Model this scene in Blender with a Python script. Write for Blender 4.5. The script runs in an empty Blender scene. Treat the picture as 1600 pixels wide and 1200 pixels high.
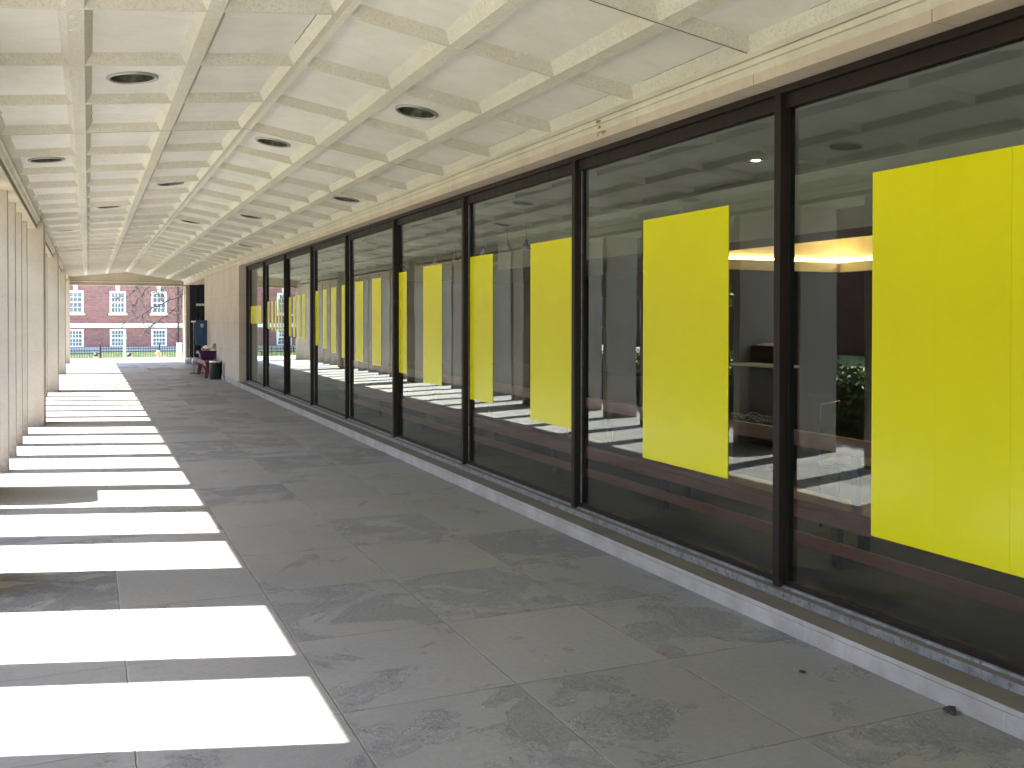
import bpy, bmesh, math, random
from mathutils import Vector, Matrix
random.seed(7)
C = bpy.context.scene
COL = C.collection
R = math.radians
# ------------------------------------------------------------------ camera
cam_d = bpy.data.cameras.new('camera'); cam = bpy.data.objects.new('camera', cam_d); COL.objects.link(cam)
C.camera = cam
YAW, PITCH, ROLL = .4149, -.0115, .0013
F = Vector((math.sin(YAW)*math.cos(PITCH), math.cos(YAW)*math.cos(PITCH), math.sin(PITCH)))
RT = Vector((math.cos(YAW), -math.sin(YAW), 0)); UP = RT.cross(F)
RT2 = RT*math.cos(ROLL)+UP*math.sin(ROLL); UP2 = -RT*math.sin(ROLL)+UP*math.cos(ROLL)
cam.matrix_world = Matrix(((RT2.x, UP2.x, -F.x, 0), (RT2.y, UP2.y, -F.y, 0), (RT2.z, UP2.z, -F.z, 1.55), (0, 0, 0, 1)))
cam_d.sensor_width = 36; cam_d.lens = 1503.5/1600*36
cam_d.shift_y = (516.4-600)/1600
cam_d.clip_start = .05; cam_d.clip_end = 1500
C.render.resolution_x = 1024; C.render.resolution_y = 768
# ------------------------------------------------------------------ light
SUN_TO = Vector((-1, .33, 1.3)).normalized()
W = bpy.data.worlds.new('World'); C.world = W; W.use_nodes = True
nt = W.node_tree; sky = nt.nodes.new('ShaderNodeTexSky'); sky.sky_type = 'NISHITA'; sky.sun_disc = False
sky.sun_elevation = math.asin(SUN_TO.z); sky.sun_rotation = math.atan2(SUN_TO.x, SUN_TO.y)
bg = nt.nodes['Background']; bg.inputs[1].default_value = .13
nt.links.new(sky.outputs[0], bg.inputs[0])
sd = bpy.data.lights.new('sun', 'SUN'); sd.energy = 5; sd.angle = R(.5); sd.color = (1, .95, .87)
so = bpy.data.objects.new('sun', sd); COL.objects.link(so); so.rotation_euler = SUN_TO.to_track_quat('Z', 'Y').to_euler(); so.location = (-30, 10, 40)
C.view_settings.view_transform = 'Standard'; C.view_settings.look = 'None'; C.view_settings.gamma = 1
C.view_settings.exposure = 3.05
C.cycles.max_bounces = 14; C.cycles.diffuse_bounces = 8; C.cycles.transparent_max_bounces = 16; C.cycles.glossy_bounces = 5
C.cycles.caustics_reflective = False; C.cycles.caustics_refractive = False
C.cycles.sample_clamp_indirect = 6

# ------------------------------------------------------------------ materials
class NB:
    """small node helper"""
    def __init__(s, name):
        s.m = bpy.data.materials.new(name); s.m.use_nodes = True; s.t = s.m.node_tree; s.t.nodes.clear()
        s.out = s.n('OutputMaterial'); s.b = s.n('BsdfPrincipled'); s.l(s.b.outputs[0], s.out.inputs[0])
        s.tc = s.n('TexCoord').outputs['Object']
    def n(s, t, **kw):
        x = s.t.nodes.new('ShaderNode'+t)
        for k, v in kw.items(): setattr(x, k, v)
        return x
    def l(s, a, b): s.t.links.new(a, b)
    def put(s, sock, v):
        if isinstance(v, bpy.types.NodeSocket): s.l(v, sock)
        else: sock.default_value = (*v, 1) if isinstance(v, tuple) and len(v) == 3 and sock.type == 'RGBA' else v
    def mapped(s, scale=(1, 1, 1), src=None):
        m = s.n('Mapping'); s.l(src or s.tc, m.inputs[0]); m.inputs['Scale'].default_value = scale; return m.outputs[0]
    def noise(s, scale, detail=4, rough=.6, vec=None, dist=0):
        x = s.n('TexNoise'); s.l(vec or s.tc, x.inputs['Vector']); x.inputs['Scale'].default_value = scale
        x.inputs['Detail'].default_value = detail; x.inputs['Roughness'].default_value = rough; x.inputs['Distortion'].default_value = dist
        return x.outputs['Fac']
    def ramp(s, v, a, b, lo=0., hi=1.):
        x = s.n('MapRange'); x.clamp = True; s.l(v, x.inputs[0]); x.inputs[1].default_value = a; x.inputs[2].default_value = b
        x.inputs[3].default_value = lo; x.inputs[4].default_value = hi; return x.outputs[0]
    def mth(s, op, a, b=0., c=0.):
        x = s.n('Math', operation=op)
        for i, v in enumerate((a, b, c)): s.put(x.inputs[i], v)
        return x.outputs[0]
    def mix(s, f, a, b, mode='MIX'):
        x = s.n('Mix', data_type='RGBA', blend_type=mode); s.put(x.inputs[0], f); s.put(x.inputs[6], a); s.put(x.inputs[7], b); return x.outputs[2]
    def bump(s, h, dist=.01, strength=1., nrm=None):
        x = s.n('Bump'); x.inputs['Distance'].default_value = dist; x.inputs['Strength'].default_value = strength; s.l(h, x.inputs['Height'])
        if nrm: s.l(nrm, x.inputs['Normal'])
        return x.outputs[0]
    def fin(s, col, rough=.7, nrm=None, metal=0., spec=.4):
        s.put(s.b.inputs['Base Color'], col); s.put(s.b.inputs['Roughness'], rough); s.put(s.b.inputs['Metallic'], metal)
        s.b.inputs['Specular IOR Level'].default_value = spec
        if nrm: s.l(nrm, s.b.inputs['Normal'])
        return s.m
    def xyz(s, src=None):
        x = s.n('SeparateXYZ'); s.l(src or s.tc, x.inputs[0]); return x.outputs

def plain(name, col, rough=.6, var=.15, scale=8, bump=0., metal=0., spec=.4):
    k = NB(name); n = k.noise(scale, 5)
    c = k.mix(k.ramp(n, .3, .7), tuple(x*(1-var) for x in col), tuple(min(1, x*(1+var)) for x in col))
    nr = k.bump(k.noise(scale*8, 4), bump) if bump else None
    return k.fin(c, rough, nr, metal, spec)

def floor_mat():
    k = NB('flagstone'); x, y, z = k.xyz()
    wob = k.noise(1.7, 2); wob2 = k.noise(14, 3)
    xs = k.mth('ADD', x, k.mth('MULTIPLY', k.mth('SUBTRACT', wob2, .5), .012))
    ys = k.mth('ADD', y, k.mth('MULTIPLY', k.mth('SUBTRACT', wob2, .5), .016))
    u = k.mth('DIVIDE', k.mth('SUBTRACT', xs, .15-.757*20), .757); v = k.mth('DIVIDE', k.mth('SUBTRACT', ys, 2.81-.905*40), .905)
    iu = k.mth('FLOOR', u); iv = k.mth('FLOOR', v)
    cmb = k.n('CombineXYZ'); k.l(iu, cmb.inputs[0]); k.l(iv, cmb.inputs[1])
    wn = k.n('TexWhiteNoise', noise_dimensions='3D'); k.l(cmb.outputs[0], wn.inputs[0]); rnd = wn.outputs['Value']; rc = k.n('SeparateXYZ'); k.l(wn.outputs['Color'], rc.inputs[0])
    fu = k.mth('FRACT', u); fv = k.mth('FRACT', v)
    du = k.mth('MULTIPLY', k.mth('MINIMUM', fu, k.mth('SUBTRACT', 1, fu)), .757)
    dv = k.mth('MULTIPLY', k.mth('MINIMUM', fv, k.mth('SUBTRACT', 1, fv)), .905)
    ju = k.mth('MULTIPLY', k.ramp(du, .0008, .0045, 1, 0), k.ramp(k.noise(1.4, 3), .3, .55, .45, 1))
    jv = k.mth('MULTIPLY', k.ramp(dv, .001, .0055, 1, 0), k.ramp(k.noise(2.1, 3), .3, .5, .35, 1))
    j = k.mth('MAXIMUM', ju, jv)
    # offset coords per slab so that the cleft relief differs from slab to slab
    off = k.n('VectorMath', operation='MULTIPLY_ADD'); k.l(cmb.outputs[0], off.inputs[0]); off.inputs[1].default_value = (3.7, 5.3, 0); k.l(k.tc, off.inputs[2])
    cl = k.noise(2.6, 7, .62, off.outputs[0], .6)
    cl = k.mth('ADD', k.mth('MULTIPLY', cl, .86), k.mth('MULTIPLY', k.noise(42, 4, .7, off.outputs[0]), .14))
    spall_amt = k.ramp(rc.outputs[0], .25, 1., .36, .57)
    d = k.mth('SUBTRACT', spall_amt, cl)           # >0 inside spalled places
    step1 = k.ramp(d, .0, .012); step2 = k.ramp(d, .05, .06); step3 = k.ramp(d, .09, .10)
    h = k.mth('ADD', k.mth('ADD', k.mth('MULTIPLY', step1, -.45), k.mth('MULTIPLY', step2, -.3)), k.mth('MULTIPLY', step3, -.25))
    inside = step1
    fine = k.noise(46, 6, .7); fine2 = k.noise(190, 4, .7)
    h = k.mth('ADD', h, k.mth('MULTIPLY', fine, k.ramp(inside, 0, 1, .10, .75)))
    h = k.mth('ADD', h, k.mth('MULTIPLY', fine2, .07))
    h = k.mth('SUBTRACT', h, k.mth('MULTIPLY', j, .16))
    nr = k.bump(h, .024, 1.)
    tone = k.ramp(rc.outputs[1], 0, 1, .95, 1.05)
    cloud = k.ramp(k.noise(1.1, 5), .3, .75, .86, 1.10)
    tone = k.mth('MULTIPLY', tone, cloud); tone = k.mth('MULTIPLY', tone, k.ramp(k.noise(30, 5, .7), .3, .7, .9, 1.08))
    tone = k.mth('MULTIPLY', tone, k.ramp(fine2, .3, .72, .9, 1.06))
    hue = k.mix(k.ramp(k.noise(.7, 3), .35, .65), (.262, .262, .275), (.278, .27, .252))
    sc = k.n('VectorMath', operation='SCALE'); k.l(hue, sc.inputs[0]); k.l(tone, sc.inputs['Scale'])
    edge = k.mth('MULTIPLY', k.mth('MULTIPLY', k.ramp(k.mth('ABSOLUTE', k.mth('ADD', d, .004)), 0, .014, 1, 0), k.ramp(k.noise(6, 4), .48, .62)), .65)  # dark flake rims: relief shade put into the colour
    lite = k.mth('MULTIPLY', k.mth('MULTIPLY', k.ramp(k.mth('ABSOLUTE', k.mth('SUBTRACT', d, .017)), 0, .013, 1, 0), k.ramp(k.noise(5, 4, .6, off.outputs[0]), .44, .58)), .6)  # pale flake rims: light on the relief, put into the colour
    lite2 = k.mth('MULTIPLY', k.mth('MULTIPLY', inside, k.ramp(k.noise(62, 4, .8), .53, .66)), .55)  # pale flecks painted in as fine relief highlights
    dk2 = k.mth('MULTIPLY', k.mth('MULTIPLY', inside, k.ramp(k.noise(44, 4, .8), .57, .70)), .28)  # dark flecks painted in as fine relief shade
    c = k.mix(edge, sc.outputs[0], (.075, .07, .062)); c = k.mix(lite, c, (.46, .45, .43)); c = k.mix(lite2, c, (.45, .44, .43)); c = k.mix(dk2, c, (.12, .115, .11))
    # pale scuffs and scratches running along the walk
    scr = k.noise(1.3, 3, .5, k.mapped((9, .35, 1)), 1.2)
    c = k.mix(k.mth('MULTIPLY', k.ramp(k.mth('ABSOLUTE', k.mth('SUBTRACT', scr, .5)), 0, .006, 1, 0), k.ramp(k.noise(.6, 2), .5, .64, 0, .38)), c, (.34, .33, .31))
    # chewing gum and small droppings
    vo = k.n('TexVoronoi'); k.l(k.tc, vo.inputs['Vector']); vo.inputs['Scale'].default_value = 3.1
    vr = k.n('SeparateXYZ'); k.l(vo.outputs['Color'], vr.inputs[0])
    spot = k.mth('MULTIPLY', k.ramp(vo.outputs['Distance'], .02, .035, 1, 0), k.ramp(vr.outputs[0], .6, .62))
    c = k.mix(k.mth('MULTIPLY', spot, .7), c, k.mix(k.ramp(vr.outputs[1], .45, .5), (.06, .055, .05), (.38, .37, .35)))
    # rusty dirt in the joints
    jc = k.mix(k.ramp(k.noise(3, 3), .4, .6), (.115, .105, .09), (.20, .19, .18))
    c = k.mix(k.mth('MULTIPLY', k.ramp(du, .005, .012, .45, 0), k.ramp(k.noise(3.3, 3), .42, .55)), c, (.40, .39, .37)); c = k.mix(k.mth('MULTIPLY', j, .7), c, jc)
    rgh = k.ramp(k.mth('ADD', k.mth('MULTIPLY', k.noise(2.2, 4), .6), k.mth('MULTIPLY', inside, .4)), .2, .8, .42, .8)
    return k.fin(c, rgh, nr, spec=.35)

def stone_mat(name, base, jz=None, jz0=0., jy=None, jy0=0., grime=.0, jcol=(.5, .47, .40), jw=.0035, axis=1):
    k = NB(name); x, y, z = k.xyz()
    n1 = k.noise(1.6, 6, .65); n2 = k.noise(28, 5, .7); n3 = k.noise(2.2, 4, .6, k.mapped((1, 1, .22)))
    a = tuple(c*.86 for c in base); b = tuple(min(1, c*1.1) for c in base)
    c = k.mix(k.ramp(n1, .3, .7), a, b)
    c = k.mix(k.ramp(n2, .35, .7, 0, .35), c, tuple(v*.72 for v in base))
    c = k.mix(k.ramp(n3, .52, .8, 0, .45), c, (base[0]*.66, base[1]*.6, base[2]*.5))
    if grime:
        c = k.mix(k.mth('MULTIPLY', k.ramp(z, 0, .45, 1, 0), k.ramp(k.noise(4, 5), .35, .6, 0, grime)), c, (base[0]*.42, base[1]*.36, base[2]*.30))
    # small rusty pinholes
    vo = k.n('TexVoronoi'); k.l(k.tc, vo.inputs['Vector']); vo.inputs['Scale'].default_value = 9
    vr = k.n('SeparateXYZ'); k.l(vo.outputs['Color'], vr.inputs[0])
    c = k.mix(k.mth('MULTIPLY', k.ramp(vo.outputs['Distance'], .03, .06, .55, 0), k.ramp(vr.outputs[0], .7, .72)), c, (.16, .12, .07))
    h = k.mth('ADD', k.mth('MULTIPLY', n2, .5), k.mth('MULTIPLY', n1, .3))
    def joint(coord, p, p0):
        f = k.mth('FRACT', k.mth('DIVIDE', k.mth('SUBTRACT', coord, p0-p*60), p))
        return k.ramp(k.mth('MULTIPLY', k.mth('MINIMUM', f, k.mth('SUBTRACT', 1, f)), p), jw*.6, jw*1.6, 1, 0)
    if jz: jj = joint(z, jz, jz0)
    if jy:
        j2 = joint(y if axis == 1 else x, jy, jy0); jj = k.mth('MAXIMUM', jj, j2) if jz else j2
    if jz or jy:
        c = k.mix(k.mth('MULTIPLY', jj, .8), c, jcol); h = k.mth('SUBTRACT', h, k.mth('MULTIPLY', jj, .6))
    return k.fin(c, .82, k.bump(h, .004, .7), spec=.25)

def ceil_mats():
    out = []
    for nm, base, b in (('ceiling_panel_plaster', (.73, .715, .66), .002), ('ceiling_rib_concrete', (.66, .635, .55), .006)):
        k = NB(nm)
        n1 = k.noise(1.3, 6, .65); n2 = k.noise(22, 6, .75); n3 = k.noise(3.4, 4, .6, None, 1.5)
        c = k.mix(k.ramp(n1, .3, .7), tuple(v*.88 for v in base), tuple(min(1, v*1.07) for v in base))
        cw = k.n('CombineXYZ'); xx_, yy_, zz_ = k.xyz(); k.l(k.mth('FLOOR', k.mth('DIVIDE', k.mth('SUBTRACT', xx_, 1.275-.665*6), .665)), cw.inputs[0]); k.l(k.mth('FLOOR', k.mth('DIVIDE', k.mth('SUBTRACT', yy_, 4.06-1.156*20), 1.156)), cw.inputs[1])
        wn = k.n('TexWhiteNoise', noise_dimensions='3D'); k.l(cw.outputs[0], wn.inputs[0])
        c = k.mix(k.ramp(wn.outputs['Value'], 0, 1, 0, .16), c, (.45, .44, .40))
        c = k.mix(k.ramp(n3, .48, .72, 0, .4), c, (.58, .55, .46)); c = k.mix(k.ramp(k.noise(.9, 6, .7, None, .8), .5, .72, 0, .4), c, (.56, .54, .50))
        if b > .004:
            n4 = k.noise(70, 3, .8)
            c = k.mix(k.ramp(n4, .5, .64, 0, .5), c, (.42, .36, .25)); c = k.mix(k.ramp(n2, .58, .72, 0, .6), c, (.88, .85, .76)); c = k.mix(k.ramp(k.noise(2.6, 5, .7), .5, .68, 0, .45), c, (.52, .46, .34))
            h = k.mth('ADD', k.mth('MULTIPLY', n4, .7), n2)
        else:
            c = k.mix(k.ramp(k.noise(60, 4), .62, .74, 0, .25), c, (.40, .36, .27))
            h = k.mth('ADD', k.mth('MULTIPLY', n2, .6), k.mth('MULTIPLY', n3, .8))
        # thin rusty cracks and stains
        out.append(k.fin(c, .9, k.bump(h, b, .9), spec=.15))
    return out

def brick_mat(name, c1, c2, mortar, scale=1., axis='XZ'):
    k = NB(name); x, y, z = k.xyz(); cb = k.n('CombineXYZ')
    k.l(x if axis == 'XZ' else y, cb.inputs[0]); k.l(z, cb.inputs[1])
    b = k.n('TexBrick'); k.l(cb.outputs[0], b.inputs['Vector']); b.inputs['Scale'].default_value = scale
    b.inputs['Brick Width'].default_value = .23; b.inputs['Row Height'].default_value = .078; b.inputs['Mortar Size'].default_value = .008
    b.inputs['Color1'].default_value = (*c1, 1); b.inputs['Color2'].default_value = (*c2, 1); b.inputs['Mortar'].default_value = (*mortar, 1)
    c = k.mix(k.ramp(k.noise(.9, 5), .3, .7, 0, .5), b.outputs['Color'], (.30, .17, .15), 'MULTIPLY')
    c = k.mix(k.ramp(k.noise(1.1, 5, .6, k.mapped((.3, .3, 2))), .35, .7, 0, .6), b.outputs['Color'], tuple(v*1.35 for v in c1))
    c = k.mix(k.ramp(k.noise(4.5, 5, .75, k.mapped((.45, .45, 3))), .5, .7, 0, .55), c, (.12, .07, .085)); c = k.mix(k.ramp(k.noise(3.3, 5, .75, k.mapped((.4, .4, 2.6))), .56, .72, 0, .5), c, (.46, .30, .29))
    return k.fin(c, .85, k.bump(b.outputs['Fac'], -.006), spec=.2)

def glass_mat(name='window_glass', f0=.050, tint=(.86, .90, .89)):
    k = NB(name); k.t.nodes.remove(k.b)
    g = k.n('NewGeometry'); dot = k.n('VectorMath', operation='DOT_PRODUCT'); k.l(g.outputs['Incoming'], dot.inputs[0])
    nz = k.noise(1.1, 2, .5); bp = k.bump(nz, .0016, .6); k.l(bp, dot.inputs[1])
    c = k.mth('SUBTRACT', 1, k.mth('ABSOLUTE', dot.outputs['Value'])); p = k.mth('POWER', c, 5.)
    f = k.mth('ADD', f0, k.mth('MULTIPLY', p, 1-f0)); r = k.mth('DIVIDE', k.mth('MULTIPLY', f, 2.), k.mth('ADD', f, 1.))
    tr = k.n('BsdfTransparent'); tr.inputs[0].default_value = (*tint, 1)
    gl = k.n('BsdfGlossy'); gl.inputs['Roughness'].default_value = .004; gl.inputs[0].default_value = (.92, 1, .96, 1); k.l(bp, gl.inputs['Normal'])
    # a film of dust and wiped streaks on the outside
    df = k.n('BsdfDiffuse'); df.inputs[0].default_value = (.5, .5, .47, 1)
    dust = k.ramp(k.noise(.9, 6, .6, k.mapped((1, 1, .35)), .7), .45, .8, .0, .005)
    mx = k.n('MixShader'); k.l(r, mx.inputs[0]); k.l(tr.outputs[0], mx.inputs[1]); k.l(gl.outputs[0], mx.inputs[2])
    m2 = k.n('MixShader'); k.l(dust, m2.inputs[0]); k.l(mx.outputs[0], m2.inputs[1]); k.l(df.outputs[0], m2.inputs[2])
    k.l(m2.outputs[0], k.out.inputs[0]); return k.m
def clear_mat():
    k = NB('glass_back'); k.t.nodes.remove(k.b); tr = k.n('BsdfTransparent'); tr.inputs[0].default_value = (1, 1, 1, 1); k.l(tr.outputs[0], k.out.inputs[0]); return k.m
def emis(name, col, st):
    k = NB(name); k.put(k.b.inputs['Base Color'], col); k.b.inputs['Emission Color'].default_value = (*col, 1); k.b.inputs['Emission Strength'].default_value = st; return k.m
def wood_mat(name, a, b, rough=.4, sc=(1, 12, 12)):
    k = NB(name); n = k.noise(3, 6, .65, k.mapped(sc), .8)
    return k.fin(k.mix(k.ramp(n, .3, .7), a, b), rough, k.bump(n, .002), spec=.4)
def frame_mat():
    k = NB('bronze_frame'); n = k.noise(3, 5, .6, k.mapped((6, 6, .5))); n2 = k.noise(40, 4)
    c = k.mix(k.ramp(n, .35, .65), (.009, .0055, .0045), (.020, .010, .007)); c = k.mix(k.ramp(n2, .6, .8, 0, .3), c, (.06, .038, .03))
    vo = k.n('TexVoronoi'); k.l(k.tc, vo.inputs['Vector']); vo.inputs['Scale'].default_value = 5; vr = k.n('SeparateXYZ'); k.l(vo.outputs['Color'], vr.inputs[0])
    c = k.mix(k.mth('MULTIPLY', k.ramp(k.mth('ADD', vo.outputs['Distance'], k.mth('MULTIPLY', k.noise(60, 2), .04)), .04, .055, .8, 0), k.ramp(vr.outputs[0], .72, .74)), c, (.35, .31, .28))
    return k.fin(c, k.ramp(n, .3, .7, .42, .65), k.bump(n2, .0006), .1, .4)
def sill_mat():
    k = NB('weathered_sill_metal'); n = k.noise(9, 6, .7, k.mapped((1, 1, 1))); n2 = k.noise(38, 7, .8, k.mapped((1, 1, .8)))
    c = k.mix(k.ramp(n, .4, .6), (.20, .205, .21), (.31, .32, .335)); c = k.mix(k.ramp(n2, .54, .62, 0, .75), c, (.05, .047, .045))
    return k.fin(c, .5, k.bump(n2, .002), .3, .5)
def yellow_mat():
    k = NB('yellow_banner'); x, y, z = k.xyz()
    n = k.noise(1.2, 3)
    c = k.mix(k.ramp(n, .3, .7), (.76, .735, .002), (.80, .775, .003))
    return k.fin(c, k.ramp(k.noise(7, 4), .3, .7, .19, .27), k.bump(k.noise(1.3, 3), .004, .5), spec=.32)

M = dict(
 floor=floor_mat(),
 fin=stone_mat('fin_limestone', (.50, .45, .39), grime=.9),
 pillar=stone_mat('pillar_limestone', (.53, .475, .40), jz=.63, jz0=.455, grime=.5),
 wall=stone_mat('wall_limestone', (.60, .54, .47), jz=.66, jz0=.13, jy=1.35, jy0=.3, jcol=(.42, .36, .30), jw=.004, grime=.2),
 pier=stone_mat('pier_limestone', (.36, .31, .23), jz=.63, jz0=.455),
 beam=stone_mat('beam_stone', (.52, .46, .36)),
 lintel=stone_mat('lintel_limestone', (.60, .51, .41), jy=1.156, jy0=4.08, jcol=(.16, .13, .10), jw=.0022),
 curb=stone_mat('curb_limestone', (.49, .465, .45), jy=1.10, jy0=.35, jcol=(.47, .46, .44), jw=.003, grime=.4),
 ledge=stone_mat('ledge_stone', (.185, .165, .135), grime=0),
 frame=frame_mat(), sill=sill_mat(), glass=glass_mat(), gback=clear_mat(), yellow=yellow_mat(),
 dark=plain('dark_void', (.012, .011, .010), .8), gasket=plain('gasket_rubber', (.012, .014, .012), .5),
 greenedge=plain('gap_strip_shade', (.16, .17, .11), .6, .2, 3),  # dark green tone paints the shade of the eave gap
 moulding=stone_mat('cornice_plaster', (.66, .62, .51)),
 lampring=plain('lamp_ring_steel', (.36, .355, .36), .45, .1, 5, metal=.5), lampbowl=plain('lamp_bowl', (.16, .165, .11), .28, .35, 20, metal=.75), lampglass=plain('lamp_glass', (.20, .20, .16), .15, .2, 10, spec=.6),
 redwood=wood_mat('red_brown_wood', (.115, .032, .020), (.17, .052, .032), .35, (12, 1, 12)),
 black=plain('black_lacquer', (.010, .010, .011), .3, .2, 6), chrome=plain('chrome', (.6, .6, .6), .2, .05, 5, metal=1.),
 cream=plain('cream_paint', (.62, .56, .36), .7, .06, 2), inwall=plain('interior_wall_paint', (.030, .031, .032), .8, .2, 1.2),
 inceil=plain('interior_ceiling_paint', (.42, .43, .39), .9, .1, 1.5),
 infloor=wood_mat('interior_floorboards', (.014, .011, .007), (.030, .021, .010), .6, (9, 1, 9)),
 strip2=emis('far_cove_lamp', (1, .80, .40), 1.2), strip=emis('cove_lamp', (1, .80, .40), 7), spotglow=emis('spot_bulb', (1, .88, .7), 6),
 spotshade=plain('spot_shade', (.5, .45, .62), .35, .1, 9, metal=.5),
 white=plain('white_plastic', (.75, .75, .78), .45, .05, 5), paper=plain('white_paper', (.8, .8, .8), .8, .05, 12),
 purple=plain('purple_plastic', (.065, .018, .10), .4, .2, 8), blue=plain('blue_board', (.012, .055, .14), .45, .12, 3), tan=plain('tan_card', (.5, .36, .2), .7),
 maroon=wood_mat('maroon_wood', (.16, .035, .035), (.21, .06, .055), .45, (12, 2, 12)),
 binblack=plain('bin_black', (.012, .016, .017), .3, .2, 4),
 door=plain('door_frame_dark', (.018, .016, .018), .4, .2, 5), doorglass=plain('door_glass', (.05, .055, .07), .08, .4, 1, spec=.8),
 brick=brick_mat('red_brick', (.28, .125, .115), (.14, .068, .08), (.30, .24, .24)),
 brickside=brick_mat('brick_side', (.12, .04, .032), (.08, .03, .028), (.13, .11, .10), axis='YZ'),
 trim=plain('white_trim', (.72, .72, .70), .6, .04, 2), base=plain('grey_base_stone', (.42, .42, .43), .8, .1, 1.5),
 pane=plain('window_pane', (.13, .15, .19), .1, .5, .9, spec=.8), iron=plain('black_iron', (.012, .016, .018), .5),
 grass=plain('grass_ground', (.42, .44, .17), .9, .3, 3, .02), blade=plain('grass_blade', (.50, .52, .20), .7, .3, 3),
 street=plain('street_concrete', (.34, .33, .31), .9, .12, 1, .004), bark=plain('bark', (.05, .042, .036), .9, .3, 12, .01),
 leaf=plain('leaf', (.055, .10, .022), .6, .4, 4), postgreen=plain('pale_green_paint', (.30, .42, .36), .5, .1, 4),
 skin=plain('skin', (.52, .30, .22), .6, .05, 8), hairdark=plain('dark_hair', (.02, .015, .012), .6, .3, 40), hairfair=plain('fair_hair', (.5, .28, .09), .6, .3, 40),
 shirt=plain('white_shirt', (.7, .7, .7), .8), jeans=plain('blue_trousers', (.05, .07, .13), .8), binbrown=plain('brown_bin', (.09, .05, .025), .5, .3, 5),
 rust=plain('rust_stain', (.30, .19, .09), .9, .5, 25), roof=plain('roof_gravel', (.3, .29, .27), .9),
)
M['ceilpanel'], M['ceilrib'] = ceil_mats()
def leafm():
    k = NB('leaf_mix'); oi = k.n('ObjectInfo'); n = k.noise(2.5, 3)
    g = k.n('NewGeometry')
    c = k.mix(k.ramp(n, .35, .65), (.035, .07, .015), (.10, .17, .03)); return k.fin(c, .55, None)
M['leaf'] = leafm()

# ------------------------------------------------------------------ mesh helpers
class MB:
    def __init__(s): s.v = []; s.f = []; s.mi = []; s.sm = []
    def add(s, vs, fs, mi=0, sm=False):
        o = len(s.v); s.v += [tuple(p) for p in vs]
        for f in fs: s.f.append([o+i for i in f]); s.mi.append(mi); s.sm.append(sm)
        return s
    def box(s, x0, x1, y0, y1, z0, z1, mi=0):
        return s.add([(x0, y0, z0), (x1, y0, z0), (x1, y1, z0), (x0, y1, z0), (x0, y0, z1), (x1, y0, z1), (x1, y1, z1), (x0, y1, z1)],
                     [(0, 3, 2, 1), (4, 5, 6, 7), (0, 1, 5, 4), (1, 2, 6, 5), (2, 3, 7, 6), (3, 0, 4, 7)], mi)
    def prism(s, pts, a, b, axis, mi=0):
        """polygon pts extruded along axis ('x','y','z') from a to b"""
        n = len(pts)
        def mk(p, t): return {'x': (t, p[0], p[1]), 'y': (p[0], t, p[1]), 'z': (p[0], p[1], t)}[axis]
        vs = [mk(p, a) for p in pts]+[mk(p, b) for p in pts]
        return s.add(vs, [tuple(range(n)), tuple(range(2*n-1, n-1, -1))]+[(i, i+n, (i+1) % n+n, (i+1) % n) for i in range(n)], mi)
    def quad(s, a, b, c, d, mi=0): return s.add([a, b, c, d], [(0, 1, 2, 3)], mi)
    def tube(s, pts, rad, n=8, mi=0, cap=True):
        pts = [Vector(p) for p in pts]; rad = rad if isinstance(rad, (list, tuple)) else [rad]*len(pts); vs = []
        ref = None
        for i, p in enumerate(pts):
            t = (pts[min(i+1, len(pts)-1)]-pts[max(i-1, 0)]).normalized()
            if ref is None: ref = Vector((0, 0, 1)) if abs(t.z) < .9 else Vector((1, 0, 0))
            u = t.cross(ref).normalized(); w = t.cross(u).normalized(); ref = -w if w.dot(ref) < 0 else w
            w = t.cross(u)
            for j in range(n):
                a = 2*math.pi*j/n; vs.append(p+u*(math.cos(a)*rad[i])+w*(math.sin(a)*rad[i]))
        fs = [(i*n+j, i*n+(j+1) % n, (i+1)*n+(j+1) % n, (i+1)*n+j) for i in range(len(pts)-1) for j in range(n)]
        s.add(vs, fs, mi, True)
        if cap: s.add(vs[:n], [tuple(range(n))[::-1]], mi); s.add(vs[-n:], [tuple(range(n))], mi)
        return s
    def lathe(s, prof, c=(0, 0, 0), n=24, mi=0, sm=True, up=None):
        vs = []; c = Vector(c); q = (Vector(up).normalized().to_track_quat('Z', 'Y') if up else None)
        for r, z in prof:
            for j in range(n):
                a = 2*math.pi*j/n; p = Vector((r*math.cos(a), r*math.sin(a), z)); vs.append(c+(q @ p if q else p))
        fs = [(i*n+j, i*n+(j+1) % n, (i+1)*n+(j+1) % n, (i+1)*n+j) for i in range(len(prof)-1) for j in range(n)]
        return s.add(vs, fs, mi, sm)
    def build(s, name, mats, parent=None, bevel=0., org=None):
        me = bpy.data.meshes.new(name); org = Vector(org) if org else Vector((0, 0, 0))
        me.from_pydata([Vector(v)-org for v in s.v], [], s.f)
        for m in (mats if isinstance(mats, (list, tuple)) else [mats]): me.materials.append(M[m] if isinstance(m, str) else m)
        me.polygons.foreach_set('material_index', s.mi); me.polygons.foreach_set('use_smooth', s.sm); me.update()
        o = bpy.data.objects.new(name, me); COL.objects.link(o); o.location = org
        if parent: o.parent = parent
        if bevel:
            b = o.modifiers.new('bevel', 'BEVEL'); b.width = bevel; b.segments = 2; b.limit_method = 'ANGLE'; b.angle_limit = R(40)
        return o
def tag(o, label=None, cat=None, group=None, kind=None):
    if label: o['label'] = label
    if cat: o['category'] = cat
    if group: o['group'] = group
    if kind: o['kind'] = kind
    return o
def empty(name, loc=(0, 0, 0), rz=0):
    o = bpy.data.objects.new(name, None); COL.objects.link(o); o.location = loc; o.rotation_euler.z = rz; o.empty_display_size = .1; return o
def kids(o): return [c for c in bpy.data.objects if c.parent == o]
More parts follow.
